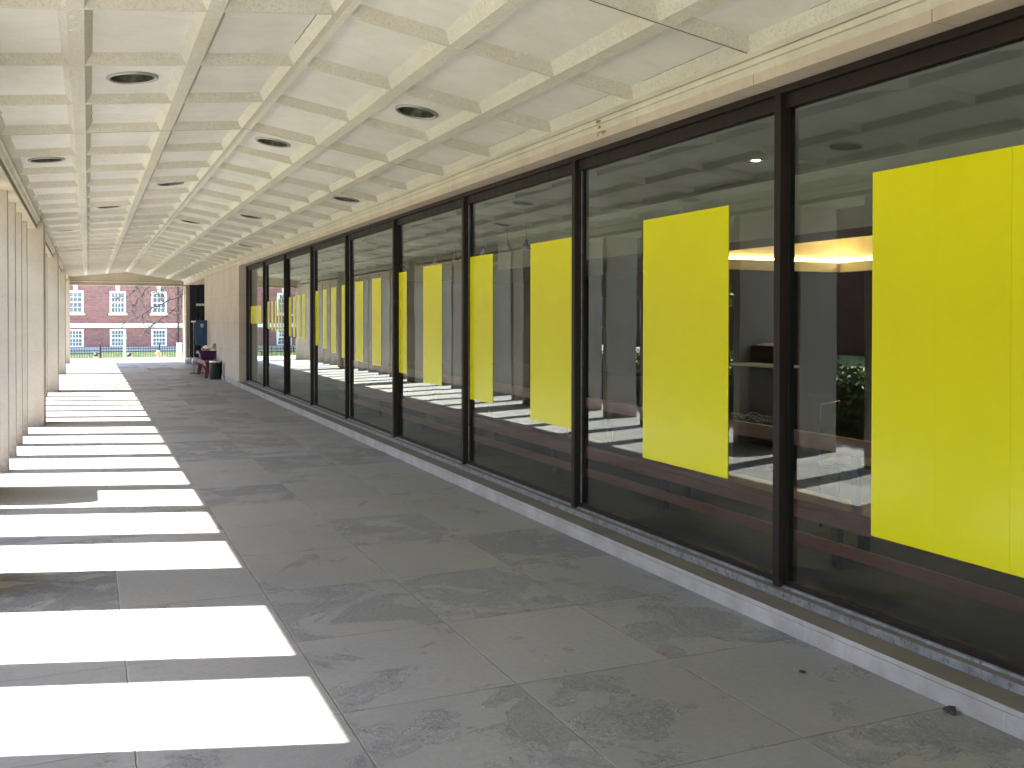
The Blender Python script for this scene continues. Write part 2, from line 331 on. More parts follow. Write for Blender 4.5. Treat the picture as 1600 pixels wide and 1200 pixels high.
def copy_tree(o, parent=None):
    c = o.copy(); COL.objects.link(c)
    if parent: c.parent = parent
    for ch in kids(o):
        d = ch.copy(); COL.objects.link(d); d.parent = c
        for g in kids(ch): e = g.copy(); COL.objects.link(e); e.parent = d
    return c
ORD = ['first', 'second', 'third', 'fourth', 'fifth', 'sixth', 'seventh', 'eighth', 'ninth', 'tenth', 'eleventh', 'twelfth', 'thirteenth', 'fourteenth', 'fifteenth', 'sixteenth', 'seventeenth', 'eighteenth']

# ------------------------------------------------------------------ ground and terrace
S = 2.312; Y0 = 4.08; YB = -7.5; YE = 37.0          # window module, first mullion, back and far end of the arcade
tag(MB().box(-3.2, 3.15, YB-8, 41, -.3, 0).build('pavement', 'floor'), kind='structure')
tag(MB().box(-9, -3.2, YB-8, 41, -.3, -.012).build('path', 'street'), kind='structure')
tag(MB().box(-9, 9, YB-8, 40.97, -1.72, -.3).build('terrace_base', 'base'), kind='structure')
tag(MB().quad((-400, -300, -1.7), (400, -300, -1.7), (400, 600, -1.7), (-400, 600, -1.7)).build('ground', 'street'), kind='structure')
tag(MB().box(-40, -9, -40, 41, -1.6, -.06).build('lawn', 'grass'), kind='structure')
slope = MB()
n = 24
for i in range(n):
    for j in range(6):
        def P(a, b): return (-14+a*1.6, 58.6+b*1.5, -1.62+.17*b+.04*math.sin(a*1.3+b))
        slope.quad(P(i, j), P(i+1, j), P(i+1, j+1), P(i, j+1))
tag(slope.build('lawn', 'grass'), kind='structure')
gb = MB()
for _ in range(9000):
    x = random.uniform(-8, 12); y = random.uniform(58.7, 67); z = -1.62+.17*(y-58.6)/1.5
    h = random.uniform(.08, .2); a = random.uniform(0, 6.28); w = .018
    gb.add([(x-w*math.cos(a), y-w*math.sin(a), z), (x+w*math.cos(a), y+w*math.sin(a), z), (x+random.uniform(-.05, .05), y+random.uniform(-.05, .05), z+h)], [(0, 1, 2)])
tag(gb.build('grass', 'blade'), 'short yellow green grass sloping up behind the iron fence', 'grass', kind='stuff')

# ------------------------------------------------------------------ ceiling with sloping coffers
XR, ZR = 1.275, 3.219
def zc(x): return ZR-.108*(XR-x) if x < XR else ZR-.162*(x-XR)
ribs = [XR+.665*k for k in range(-2, 3)]
RH = .042
cx = [(-.635, ribs[0]-RH)]+[(ribs[i]+RH, ribs[i+1]-RH) for i in range(4)]+[(ribs[4]+RH, 3.115)]
joint0 = Y0-.02; cp = S/2
ny0 = int(math.floor((YB-joint0)/cp)); rows = []
k = ny0
while joint0+k*cp < YE-.2: rows.append(k); k += 1
rows_l = {'a': [-5, 2, 9, 16, 23], 'b': [-2, 5, 12, 19, 26], 'c': [-3, 4, 11, 18, 25], 'd': [-5, 2, 9, 16, 23], 'e': [6, 13, 20, 27], 'f': [0, 7, 14, 21]}
lampcells = {({'b': 0, 'a': 1, 'f': 2, 'c': 3, 'd': 4, 'e': 5}[kx_], i_) for kx_, v_ in rows_l.items() for i_ in v_ if not (kx_ == 'f' and i_ == 0)}
ce = MB()
xe0, xe1 = -.70, 3.185
def q(x0, x1, y0, y1, mi, d=0.):     # strip on the rib plane
    ce.quad((x0, y0, zc(x0)+d), (x0, y1, zc(x0)+d), (x1, y1, zc(x1)+d), (x1, y0, zc(x1)+d), mi)
DEP, INS = .060, .042
for k in rows:
    ya, yb = joint0+k*cp, min(joint0+(k+1)*cp, YE)
    isj = (k % 4 == 0); isj2 = ((k+1) % 4 == 0)
    o0 = ya+.016; o1 = yb-.016
    # transverse rib halves
    g0 = .004 if isj else 0; g1 = .004 if isj2 else 0
    segs = [xe0]+[v for pr in cx for v in pr]+[xe1]; segs.insert(segs.index(cx[3][0]), XR)
    segs = sorted(set(segs))
    for a, b in zip(segs[:-1], segs[1:]):
        q(a, b, ya+g0, o0, 1); q(a, b, o1, yb-g1, 1)
        if g0:
            ce.quad((a, ya+g0, zc(a)), (b, ya+g0, zc(b)), (b, ya+g0, zc(b)+.05), (a, ya+g0, zc(a)+.05), 2)
            ce.quad((a, ya-g0, zc(a)), (b, ya-g0, zc(b)), (b, ya-g0, zc(b)+.05), (a, ya-g0, zc(a)+.05), 2)
            ce.quad((a, ya-g0, zc(a)+.05), (a, ya+g0, zc(a)+.05), (b, ya+g0, zc(b)+.05), (b, ya-g0, zc(b)+.05), 2)
    # longitudinal rib bottoms
    edges = [xe0]+[v for pr in cx for v in pr]+[xe1]
    for a, b in zip(edges[0::2], edges[1::2]):
        if a < XR < b: q(a, XR, o0, o1, 1); q(XR, b, o0, o1, 1)
        else: q(a, b, o0, o1, 1)
    for ic, (a, b) in enumerate(cx):
        A = [(a, o0), (a, o1), (b, o1), (b, o0)]
        ins = INS
        Bp = [(a+ins, o0+ins), (a+ins, o1-ins), (b-ins, o1-ins), (b-ins, o0+ins)]
        # slight unevenness in the cast recess
        jit = random.uniform(0, .006); hole = (ic, k) in lampcells; jit = 0 if hole else jit
        for i in range(4):
            p0, p1 = A[i], A[(i+1) % 4]; r0, r1 = Bp[i], Bp[(i+1) % 4]
            ce.quad((*p0, zc(p0[0])), (*p1, zc(p1[0])), (*r1, zc(r1[0])+DEP+jit), (*r0, zc(r0[0])+DEP+jit), 1)
        if not hole: ce.quad(*[(*r, zc(r[0])+DEP+jit) for r in Bp], 0)
        else:
            mx_, my_ = (a+b)/2, (o0+o1)/2; hx, hy = (Bp[2][0]-Bp[0][0])/2, (Bp[1][1]-Bp[0][1])/2; inn = []; outp = []; NS = 48
            ac = [math.atan2(sy*hy, sx*hx) % (2*math.pi) for sx in (-1, 1) for sy in (-1, 1)]
            angs = [2*math.pi*t/NS for t in range(NS)]
            for c_ in ac: j_ = min(range(NS), key=lambda t: abs(angs[t]-c_)); angs[j_] = c_
            for t in angs:
                ct_, st_ = math.cos(t), math.sin(t); rr = min(hx/max(1e-9, abs(ct_)), hy/max(1e-9, abs(st_)))
                inn.append((mx_+.150*ct_, my_+.150*st_)); outp.append((mx_+rr*ct_, my_+rr*st_))
            for t in range(NS):
                u_ = (t+1) % NS; ce.quad(*[(*p_, zc(p_[0])+DEP) for p_ in (inn[t], inn[u_], outp[u_], outp[t])], 0)
        # hairline shrinkage cracks where the recess meets the ribs
        for side in (0, 1):
            if random.random() > (.9 if a > 2.5 and side else .10): continue
            xk = Bp[2][0]-.004 if side else Bp[0][0]+.004; y_ = o0+ins+random.uniform(0, .3); ye_ = y_+random.uniform(.3, .9); ye_ = min(ye_, o1-ins-.01); w_ = random.uniform(.001, .0022); px_ = xk
            while y_ < ye_-.02:
                y2 = min(ye_, y_+random.uniform(.03, .09)); nx = xk+random.uniform(-.004, .004); zz = DEP+jit-.0012
                ce.quad((px_-w_, y_, zc(px_)+zz), (px_+w_, y_, zc(px_)+zz), (nx+w_, y2, zc(nx)+zz), (nx-w_, y2, zc(nx)+zz), 2); px_ = nx; y_ = y2
# closing slab above
tag(ce.build('ceiling', ['ceilpanel', 'ceilrib', 'dark']), kind='structure')
# building mass above: upper storeys
up = MB(); up.box(-1.33, 3.30, YB, YE+.6, 3.40, 7.5); up.box(3.30, 14, YB, 48, 3.40, 7.5)
uo = up.build('upper_storey', 'wall'); tag(uo, 'pale stone upper storey carried over the arcade', 'building')
# left eave: soffit block, strip coloured dark as the gap's shade, ceiling edge
ev = MB(); ev.box(-1.33, -.68, YB, YE, 2.85, 3.40)
eo = ev.build('eave_beam', 'beam'); tag(eo, 'long pale stone eave beam above the colonnade of fins', 'beam')
em = MB(); em.box(-.678, -.672, YB, YE, 2.852, 2.905, 0); em.build('gap_strip', 'greenedge', eo)
em = MB(); em.prism([(-.680, 2.905), (-.655, 2.915), (-.640, 2.955), (-.628, 2.965), (-.628, 3.006), (-.70, 3.006), (-.70, 3.3), (-.68, 3.3)], YB, YE, 'y'); em.build('moulding', 'moulding', eo)

# right hand lintel and cornice steps above the glazing
ln = MB(); ln.prism([(3.163, 2.768), (3.60, 2.762), (3.60, 3.40), (3.163, 3.40), (3.163, 2.768)][:4], YB, YE-.4, 'y')
lo = ln.build('stone_lintel', 'lintel', bevel=.004); tag(lo, 'long tan limestone lintel with dark joints above the windows', 'lintel')
st = MB(); st.box(3.150, 3.1625, YB, YE-.4, 2.868, 2.90); st.build('cornice_step', 'moulding', lo, .002)
st = MB(); st.prism([(3.1625, 2.822), (3.158, 2.826), (3.158, 2.862), (3.1625, 2.862)], YB, YE-.4, 'y'); st.build('cornice_step', 'moulding', lo)
st = MB(); st.prism([(3.112, zc(3.112)-.001), (3.148, 2.905), (3.148, 2.93), (3.112, 2.94)], YB, YE-.4, 'y'); st.build('cornice_bead', 'moulding', lo)
# rust stain leaking over the steps
rs = MB()
for (yc_, zc_, w_, h_, xx) in ((5.72, 2.884, .040, .014, 3.149), (5.69, 2.879, .014, .017, 3.1488), (5.71, 2.845, .026, .013, 3.1565), (5.66, 2.803, .035, .013, 3.1618), (5.74, 2.800, .014, .018, 3.1616), (5.70, 2.812, .05, .006, 3.1614)):
    pts = [(yc_+w_*math.cos(t*math.pi/8)*random.uniform(.6, 1.05), zc_+h_*math.sin(t*math.pi/8)*random.uniform(.6, 1)) for t in range(16)]
    rs.add([(xx, a_, b_) for a_, b_ in pts], [tuple(range(16))])
rs.build('rust_stain', 'rust', lo)

# ------------------------------------------------------------------ ceiling downlights
def make_lamp():
    r = empty('ceiling_lamp')
    MB().lathe([(.166, .010), (.166, -.006), (.161, -.014), (.150, -.016), (.141, -.012), (.138, -.006)], n=40).build('trim_ring', 'lampring', r)
    MB().lathe([(.138, -.007), (.136, .02), (.128, .07), (.110, .11), (.080, .125), (.0001, .125)], n=40).build('reflector', 'lampbowl', r)
    MB().lathe([(.0001, .030), (.045, .034), (.062, .055), (.050, .095), (.025, .124)], n=24).build('bulb', 'lampglass', r)
    return r
cc = {'a': (ribs[0]+ribs[1])/2, 'b': (cx[0][0]+cx[0][1])/2+.0, 'c': (ribs[2]+ribs[3])/2, 'd': (ribs[3]+ribs[4])/2, 'e': (cx[5][0]+cx[5][1])/2, 'f': (ribs[1]+ribs[2])/2}
nmc = {'a': 'second coffer row from the fins', 'b': 'coffer row beside the fins', 'c': 'row just right of the ridge', 'd': 'fifth coffer row from the fins', 'e': 'coffer row beside the windows', 'f': 'row just left of the ridge'}
def cy(i): return joint0+(i+.5)*cp
proto = None
for kx, ys in rows_l.items():
    seen = 0
    for i in ys:
        if kx == 'f' and i == 0: continue
        y = cy(i); x = cc[kx]
        if y < 5: vis = False
        else: vis = True
        if proto is None: proto = make_lamp(); o = proto
        else: o = copy_tree(proto)
        s = .108 if x < XR else -.162
        o.location = (x, y, zc(x)+DEP+.001); o.rotation_euler = (0, -math.atan(s), 0)
        if vis:
            lb = 'round recessed ceiling lamp, %s from the camera in the %s' % (ORD[seen], nmc[kx]); seen += 1
        else: lb = 'round recessed ceiling lamp behind the camera, %s' % nmc[kx]
        tag(o, lb, 'ceiling lamp', 'round lamps recessed in the coffered ceiling')

# ------------------------------------------------------------------ colonnade
finY = [-3.1, -1.95, -.8, .35, 1.48, 2.64, 3.86, 4.86]
near = [7.64+1.12*i for i in range(7)]
bayo = [16.88, 18.0, 19.1, 20.2, 21.3]
finm = MB().box(-1.28, -.745, 0, .125, -.01, 2.852)
pf = None; idx = 0
fins = [(y, 'near') for y in near]+[(y, 'second bay') for y in bayo]+[(y+7.05, 'third bay') for y in bayo]+[(y+14.1, 'last bay') for y in bayo]
for bay in ('behind', 'near', 'second bay', 'third bay', 'last bay'):
    lst = finY if bay == 'behind' else [y for y, b in fins if b == bay and y < YE-.6]
    for i, y in enumerate(lst):
        if pf is None: pf = finm.build('stone_fin', 'fin', bevel=.006); o = pf
        else: o = pf.copy(); COL.objects.link(o)
        o.location = (0, y, 0)
        if bay == 'behind': lb = 'thin limestone fin outside the left edge of the view, %s of that run' % ORD[i]
        elif bay == 'near': lb = 'thin limestone fin, %s one in front of the nearest broad pillar' % ['seventh', 'sixth', 'fifth', 'fourth', 'third', 'second', 'first'][i]
        else: lb = 'thin limestone fin, %s one after the %s broad pillar' % (ORD[i], {'second bay': 'nearest', 'third bay': 'second', 'last bay': 'third'}[bay])
        tag(o, lb, 'stone fin', 'thin limestone fins of the colonnade')
pp = None
for i, (y, lb) in enumerate([(-4.6, 'broad limestone pillar behind the camera'), (5.98, 'broad limestone pillar left of the view whose wide shadow crosses the floor'), (15.45, 'nearest broad limestone pillar with pale block joints'), (22.5, 'second broad limestone pillar beyond the nearest one'), (29.6, 'third broad limestone pillar of the colonnade'), (36.62, 'last broad limestone pillar beside the far opening')]):
    if pp is None: pp = MB().box(-1.25, -.585, 0, .66, -.01, 2.95).build('stone_pillar', 'pillar', bevel=.008); o = pp
    else: o = pp.copy(); COL.objects.link(o)
    o.location = (0, y, 0); tag(o, lb, 'pillar', 'broad limestone pillars')

# ------------------------------------------------------------------ far end portal
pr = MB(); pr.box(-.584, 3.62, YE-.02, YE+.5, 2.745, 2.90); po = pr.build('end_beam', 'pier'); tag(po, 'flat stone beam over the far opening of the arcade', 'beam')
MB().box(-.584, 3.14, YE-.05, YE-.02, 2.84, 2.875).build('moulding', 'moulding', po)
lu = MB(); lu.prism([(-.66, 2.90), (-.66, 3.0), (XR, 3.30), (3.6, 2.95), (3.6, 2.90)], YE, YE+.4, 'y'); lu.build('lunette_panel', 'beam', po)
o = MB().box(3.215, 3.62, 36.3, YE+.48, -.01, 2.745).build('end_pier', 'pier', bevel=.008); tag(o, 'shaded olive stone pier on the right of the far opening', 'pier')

# ------------------------------------------------------------------ curb, ledge
cu = MB(); cu.box(3.15, 3.60, YB, 22.63, -.05, .076, 0); co = cu.build('stone_curb', 'curb', bevel=.004); tag(co, 'low pale stone curb running below the windows', 'curb')
MB().box(3.148, 3.60, YB, 22.63, .0785, .103).build('ledge_cap', ['ledge'], co, .004)
cf = MB(); cf.quad((3.1474, YB, .080), (3.1474, 22.62, .080), (3.1474, 22.62, .1015), (3.1474, YB, .1015)); cf.build('cap_edge', 'curb', co)
# ------------------------------------------------------------------ glass wall
gw = empty('glass_wall', (3.3, Y0, 0)); tag(gw, 'long wall of tall windows in dark bronze frames reflecting the arcade', 'glass wall')
def gp(mb, name, mat, bevel=0.): o = mb.build(name, mat, None, bevel, org=(3.3, Y0, 0)); o.parent = gw; o.location = (0, 0, 0); return o
NW = range(-5, 9)
gp(MB().box(3.30, 3.40, YB, 22.63, 2.728, 2.7635), 'header', 'frame', .002)
gp(MB().box(3.335, 3.40, YB, 22.63, 2.655, 2.7275), 'header_rail', 'frame', .002)
sr = MB().box(3.285, 3.36, YB, 22.63, .1035, .143); sr.mi = [0, 1, 0, 0, 0, 0]; gp(sr, 'sill_rail', ['sill', 'ledge'], .002)
gp(MB().box(3.325, 3.345, YB, 22.63, .1435, .158), 'glazing_bead', 'sill', .002); gp(MB().box(3.346, 3.40, YB, 22.63, .1435, .185), 'glazing_rail', 'frame', .002)
for i in NW:
    y = Y0+S*i
    w = .05 if i < 8 else .12
    mo = gp(MB().box(3.30, 3.3575, y-w, y, .1505, 2.7275), 'mullion', 'frame', .002)
    m = MB(); m.box(3.3585, 3.40, y-w+.004, y-.004, .1855, 2.6545); gp(m, 'mullion_core', 'gasket')
    ga = MB(); ga.box(3.352, 3.3575, y-w-.012, y-w-.001, .186, 2.654); ga.box(3.352, 3.3575, y+.001, y+.012, .186, 2.654); gp(ga, 'gasket', 'sill' if i % 3 else 'gasket')
for i in NW:
    y0 = Y0+S*(i-1)+.001; y1 = Y0+S*i-(.051 if i < 8 else .121)
    g = MB(); g.box(3.36, 3.368, y0, y1, .19, 2.65)
    g.mi = [1, 1, 1, 1, 1, 0]          # outer face (-x) reflects, the rest is clear
    gp(g, 'pane', ['glass', 'gback'])

# ------------------------------------------------------------------ limestone wall beyond the windows, doorway recess
w = MB(); w.box(3.15, 3.60, 22.64, 29.7, -.01, 2.767); wo = w.build('limestone_wall', 'wall', bevel=.006); tag(wo, 'tan limestone wall between the windows and the far doorway', 'wall')
MB().box(3.128, 3.1495, 22.64, 29.7, -.005, .115).build('plinth', 'curb', wo, .003)
dw = empty('glass_door', (3.8, 35.9, 0)); tag(dw, 'dark framed glass door in the recess beside the far pier', 'door')
def dp(mb, nm, mt, b=0.):
    o = mb.build(nm, mt, None, b, org=(3.8, 35.9, 0)); o.parent = dw; o.location = (0, 0, 0); return o
dp(MB().box(3.3, 4.6, 35.9, 36.0, 0, .12).box(3.3, 4.6, 35.9, 36.0, 2.65, 2.78).box(3.3, 3.40, 35.9, 36, .12, 2.65).box(3.52, 3.58, 35.9, 36, .12, 2.65).box(3.70, 3.76, 35.9, 36, .12, 2.65).box(4.5, 4.6, 35.9, 36, .12, 2.65), 'frame', 'door')
dp(MB().box(3.52, 3.80, 35.84, 35.895, 2.02, 2.10), 'door_closer', 'trim')
dp(MB().box(3.40, 3.52, 35.94, 35.96, .12, 2.65).box(3.58, 3.70, 35.94, 35.96, .12, 2.65).box(3.76, 4.5, 35.94, 35.96, .12, 2.65), 'pane', 'doorglass')
dp(MB().box(3.64, 3.655, 35.85, 35.90, .9, 1.6), 'handle', 'chrome')
o = MB().box(4.6, 4.8, 29.7, 37.2, 0, 2.77).build('recess_wall', 'inwall'); tag(o, 'dark side wall inside the doorway recess', 'wall')
o = MB().box(3.10, 4.8, 29.7, 41, -.3, -.006).build('pavement', 'floor'); tag(o, kind='structure')
o = MB().box(3.61, 4.8, 29.7, 37.0, 2.78, 2.9).build('recess_soffit', 'inceil'); tag(o, 'dark soffit over the doorway recess', 'soffit')

# ------------------------------------------------------------------ interior hall behind the glass
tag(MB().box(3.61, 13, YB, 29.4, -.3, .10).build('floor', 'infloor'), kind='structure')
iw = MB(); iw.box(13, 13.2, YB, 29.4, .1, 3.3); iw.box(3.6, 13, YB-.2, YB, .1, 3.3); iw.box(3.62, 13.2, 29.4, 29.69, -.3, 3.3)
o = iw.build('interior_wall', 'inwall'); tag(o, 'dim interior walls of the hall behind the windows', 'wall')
# interior ceiling with a rectangular cove opening
x0, x1, ya, yb = 5.3, 8.3, 6.9, 9.3
ic = MB(); zi = 2.78
for a, b, c, d in ((3.61, x0, YB, 29.3), (x1, 13, YB, 29.3), (x0, x1, YB, ya), (x0, x1, yb, 17.6), (x0, x1, 20.6, 29.3)): ic.box(a, b, c, d, zi, zi+.06)
o = ic.build('interior_ceiling', 'inceil'); tag(o, 'grey interior ceiling of the hall seen faintly through the glass', 'ceiling')
def cove(x0, x1, ya, yb, label, zt=2.62, zb=2.24, lamp='strip', low=True):
    r = empty('cove_light', ((x0+x1)/2, (ya+yb)/2, zb)); tag(r, label, 'cove light')
    def cpart(mb, nm, mt): o = mb.build(nm, mt, None, 0, org=r.location); o.parent = r; o.location = (0, 0, 0)
    t = .05
    f = MB(); f.box(x1, x1+t, ya, yb+t, zb+.0, zt); f.box(x0, x1, yb, yb+t, zb, zt); cpart(f, 'fascia', 'cream')
    f = MB(); f.box(x1-.02, x1-.001, ya, yb-.02, zb, zb+.012); f.box(x0, x1-.021, yb-.02, yb-.001, zb, zb+.012); cpart(f, 'lamp_strip', lamp)
    if low: f = MB(); f.box(x1-.03, x1+t, ya, yb-.0, zb-.12, zb-.001); f.box(x0, x1-.031, yb-.03, yb+t, zb-.12, zb-.001); cpart(f, 'lower_fascia', 'cream')
    f = MB(); f.box(x0, x1+t, ya, yb+t, zt+.001, zt+.03); cpart(f, 'top', 'cream')
o = MB().box(5.5, 6.12, -1, 13, 2.27, 2.775).build('bulkhead', 'inceil'); tag(o, 'dark dropped bulkhead in the hall ceiling in front of the lit cove', 'bulkhead')
cove(6.2, 8.26, 7.3, 9.0, 'warmly lit cream cove of the interior ceiling behind the nearest windows')
cove(6.4, 8.0, 20.0, 23.2, 'warmly lit cream cove deep inside the hall by the far spotlights', 3.0, 2.80, 'strip2', False)
# added area light without a fixture, standing in for warm cove spill on the floor
ld = bpy.data.lights.new('cove_spill_fill', 'AREA'); ld.energy = 2.5; ld.color = (1, .72, .36); ld.size = 1.2
lo_ = bpy.data.objects.new('cove_spill_fill', ld); COL.objects.link(lo_); lo_.location = (6.6, 4.6, 2.7)

# yellow vinyl panels stuck on the outside of the panes: (near edge y, far edge y, bottom, top), shrinking towards the far end
XV = 3.3565
VIN = [(1.79, 3.441, .539, 2.238), (4.546, 5.471, .637, 2.205), (6.44, 7.241, .718, 2.175), (8.054, 8.62, .784, 2.146), (9.426, 10.030, .858, 2.125),
 (10.631, 10.93, .923, 2.100), (11.689, 12.104, .962, 2.073), (12.547, 12.950, .977, 2.059), (13.39, 13.733, .995, 2.040), (14.086, 14.393, 1.045, 2.026),
 (14.692, 14.956, 1.098, 2.008), (15.252, 15.488, 1.129, 2.003), (16.288, 16.527, 1.204, 1.974), (16.690, 16.939, 1.215, 1.969), (17.167, 17.342, 1.235, 1.951),
 (17.520, 17.732, 1.241, 1.950), (18.397, 18.529, 1.288, 1.949), (18.662, 18.832, 1.302, 1.933), (19.005, 19.180, 1.317, 1.911), (19.359, 19.577, 1.335, 1.905),
 (19.800, 20.028, 1.353, 1.906), (20.78, 22.227, 1.450, 1.841)]
VIN[0] = (1.79, 3.441, .539, 2.238)
for i, (ya_, yb_, z0_, z1_) in enumerate(VIN):
    # keep clear of the mullions
    for j in NW:
        m0, m1 = Y0+S*j-.05-.0125, Y0+S*j+.0125
        if ya_ < m0 < yb_: yb_ = m0-.0005 if (m0-ya_) > (yb_-m1) else yb_
        if ya_ < m1 < yb_ and not (m0-ya_ > yb_-m1): ya_ = m1+.0005
    m = MB(); seams = [ya_]+[v for v in (2.70, 3.072) if ya_ < v < yb_]+[yb_]
    for a_, b_ in zip(seams[:-1], seams[1:]): m.box(XV-random.uniform(0, .0006), XV+.003, a_+(.0005 if a_ != ya_ else 0), b_-(.0005 if b_ != yb_ else 0), z0_, z1_)
    o = m.build('vinyl_panel', 'yellow')
    lb = ['largest yellow vinyl panel filling the nearest window, cut by the right edge of the photo', 'second largest yellow vinyl panel, alone in the middle of the second window',
          'third largest yellow vinyl panel, against the mullion on the right side of its window'][i] if i < 3 else ('short wide yellow vinyl panel filling the farthest window' if i == len(VIN)-1 else 'narrow yellow vinyl panel on the glass, %s one counting from the nearest window' % (ORD[i] if i < 18 else ['nineteenth', 'twentieth', 'twenty-first'][i-18]))
    tag(o, lb, 'vinyl panel', 'yellow vinyl panels on the windows')

# pendant spotlights
def make_spot():
    r = empty('pendant_spotlight')
    MB().lathe([(.012, .13), (.02, .12), (.022, .08), (.035, .06), (.062, .0), (.058, .0), (.03, .055)], n=20).build('shade', 'spotshade', r)
    MB().lathe([(.0001, .022), (.036, .02), (.036, .018), (.0001, .016)], n=16).build('bulb', 'spotglow', r)
    MB().tube([(0, 0, .13), (0, 0, .60)], .003, 6).build('cord', 'chrome', r)
    return r
sp = None
for i, (x, y, z) in enumerate([(5.74, 18.1, 2.59), (5.57, 16.69, 2.55), (5.44, 15.58, 2.54), (5.28, 14.2, 2.50), (5.08, 12.51, 2.48), (4.94, 11.36, 2.48), (4.85, 10.59, 2.43)]):
    if sp is None: sp = make_spot(); o = sp
    else: o = copy_tree(sp)
    o.location = (x, y, z-.04); tag(o, 'small cone shaped pendant spotlight, %s of the row counted from the far end' % ORD[i], 'spotlight', 'pendant spotlights inside the hall')
    kids(o)
# interior halogen downlight
r = empty('interior_downlight', (4.72, 6.05, 2.779)); tag(r, 'small bright round downlight in the interior ceiling behind the second window', 'downlight')
MB().lathe([(.085, 0), (.085, -.006), (.065, -.006), (.06, .0)], n=24).build('trim_ring', 'chrome', r); MB().lathe([(.0001, -.003), (.03, -.004), (.03, -.001), (.0001, -.001)], n=16).build('bulb', 'spotglow', r)

# long red-brown bench standing behind the glass
bn = empty('long_bench', (4.0, 6, .1)); tag(bn, 'long red brown wooden bench with back rail standing behind the windows', 'bench')
def bpart(mb, nm, mt, b=0.): o = mb.build(nm, mt, None, b, org=(4, 6, .1)); o.parent = bn; o.location = (0, 0, 0); return o
bpart(MB().box(4.10, 4.135, .2, 16.5, .755, .85), 'back_rail', 'redwood', .004)
bpart(MB().box(3.96, 4.24, .2, 16.5, .415, .455), 'seat', 'redwood', .005)
bpart(MB().box(3.96, 3.985, .2, 16.5, .345, .4145), 'apron', 'redwood', .003)
bpart(MB().box(3.965, 3.99, .2, 16.5, .185, .255), 'stretcher', 'redwood', .004)
for y in (.5, 2.1, 4.35, 6.2, 8.1, 10, 12, 14, 16.2):
    bpart(MB().box(3.99, 4.035, y, y+.05, .1, .4145).box(4.19, 4.235, y, y+.05, .1, .4145).box(4.136, 4.17, y, y+.05, .4555, .83), 'leg', 'black', .002)

# dark counter with pale top and other things further in
ct = empty('cabinet', (6.0, 7.2, .1)); tag(ct, 'black cabinet with a thin pale top deep behind the second window', 'cabinet')
def kp(mb, nm, mt, b=0.): o = mb.build(nm, mt, None, b, org=(6, 7.2, .1)); o.parent = ct; o.location = (0, 0, 0)
kp(MB().box(5.95, 6.19, 7.3, 7.98, .1, 1.09), 'body', 'black', .006); kp(MB().box(5.93, 6.20, 7.28, 8.0, 1.091, 1.115), 'top', 'paper', .003)
sc = MB()
for i in range(10):
    pts = [(5.93-.01*j+random.uniform(-.02, .02), 7.32+.07*j+random.uniform(-.03, .03), .60+.03*math.sin(j+i)+random.uniform(-.03, .03)) for j in range(9)]
    sc.tube(pts, .004, 5)
o = sc.build('plastic_wrap', 'chrome'); tag(o, 'crumpled clear plastic wrap lying against the black cabinet', 'plastic wrap')
def chair(x, y, rz, lb):
    r = empty('chair', (x, y, .1), rz); tag(r, lb, 'chair', 'black chairs inside the hall')
    MB().box(-.21, .21, -.21, .21, .43, .46).build('seat', 'black', r, .01)
    MB().box(-.20, .20, .19, .215, .60, .86).build('backrest', 'black', r, .01)
    for sx in (-1, 1):
        MB().tube([(sx*.18, .2, 0), (sx*.19, .2, .45), (sx*.18, .205, .80)], .012, 8).build('leg', 'black', r); MB().tube([(sx*.18, -.19, 0), (sx*.19, -.18, .44)], .012, 8).build('leg', 'black', r)
chair(4.95, 5.2, .5, 'black chair with thin legs behind the bench in the nearest window')
chair(5.2, 3.6, -.4, 'black chair with thin legs hidden partly by the largest yellow panel')
chair(5.1, 7.6, 2.0, 'black chair with thin legs between the bench and the black cabinet')
chair(5.4, 9.9, 1.2, 'black chair with thin legs deep behind the third window')

# ------------------------------------------------------------------ bench, bin, basket, board near the far end
b = empty('wooden_bench', (3.0, 27.2, 0)); tag(b, 'dark red wooden bench with notched board legs against the limestone wall', 'bench')
def wp(mb, nm, mt, bv=0.): o = mb.build(nm, mt, None, bv, org=(3, 27.2, 0)); o.parent = b; o.location = (0, 0, 0)
wp(MB().box(2.76, 3.12, 26.0, 28.5, .42, .465), 'seat', 'maroon', .004)
wp(MB().box(2.79, 2.815, 26.05, 28.4, .34, .4195), 'apron', 'maroon', .003)
for y in (26.25, 28.1):
    wp(MB().prism([(2.78, 0), (2.86, 0), (2.935, .26), (3.01, 0), (3.09, 0), (3.06, .4195), (2.82, .4195)], y, y+.03, 'y'), 'leg', 'maroon', .002)
wp(MB().prism([(26.25, 0), (26.45, 0), (26.55, .36), (27.9, .36), (28.0, 0), (28.15, 0), (28.1, .40), (26.3, .40)][0:0] or [(26.3, .25), (28.1, .25), (28.1, .31), (26.3, .31)], 2.93, 2.955, 'x'), 'stretcher', 'maroon')
t = empty('trash_can', (3.0, 25.75, 0)); tag(t, 'black round trash can with a silver rim in front of the red bench', 'trash can')
MB().lathe([(.0001, 0), (.138, 0), (.142, .02), (.158, .42), (.158, .435)], n=32).build('body', 'binblack', t)
MB().lathe([(.160, .425), (.166, .43), (.166, .475), (.150, .478), (.146, .44)], n=32).build('rim', 'chrome', t); MB().lathe([(.0001, .40), (.15, .41)], n=24).build('liner', 'white', t)
k_ = empty('laundry_basket', (2.94, 27.1, .465)); tag(k_, 'deep purple plastic basket sitting on the red bench', 'basket')
sh = MB()
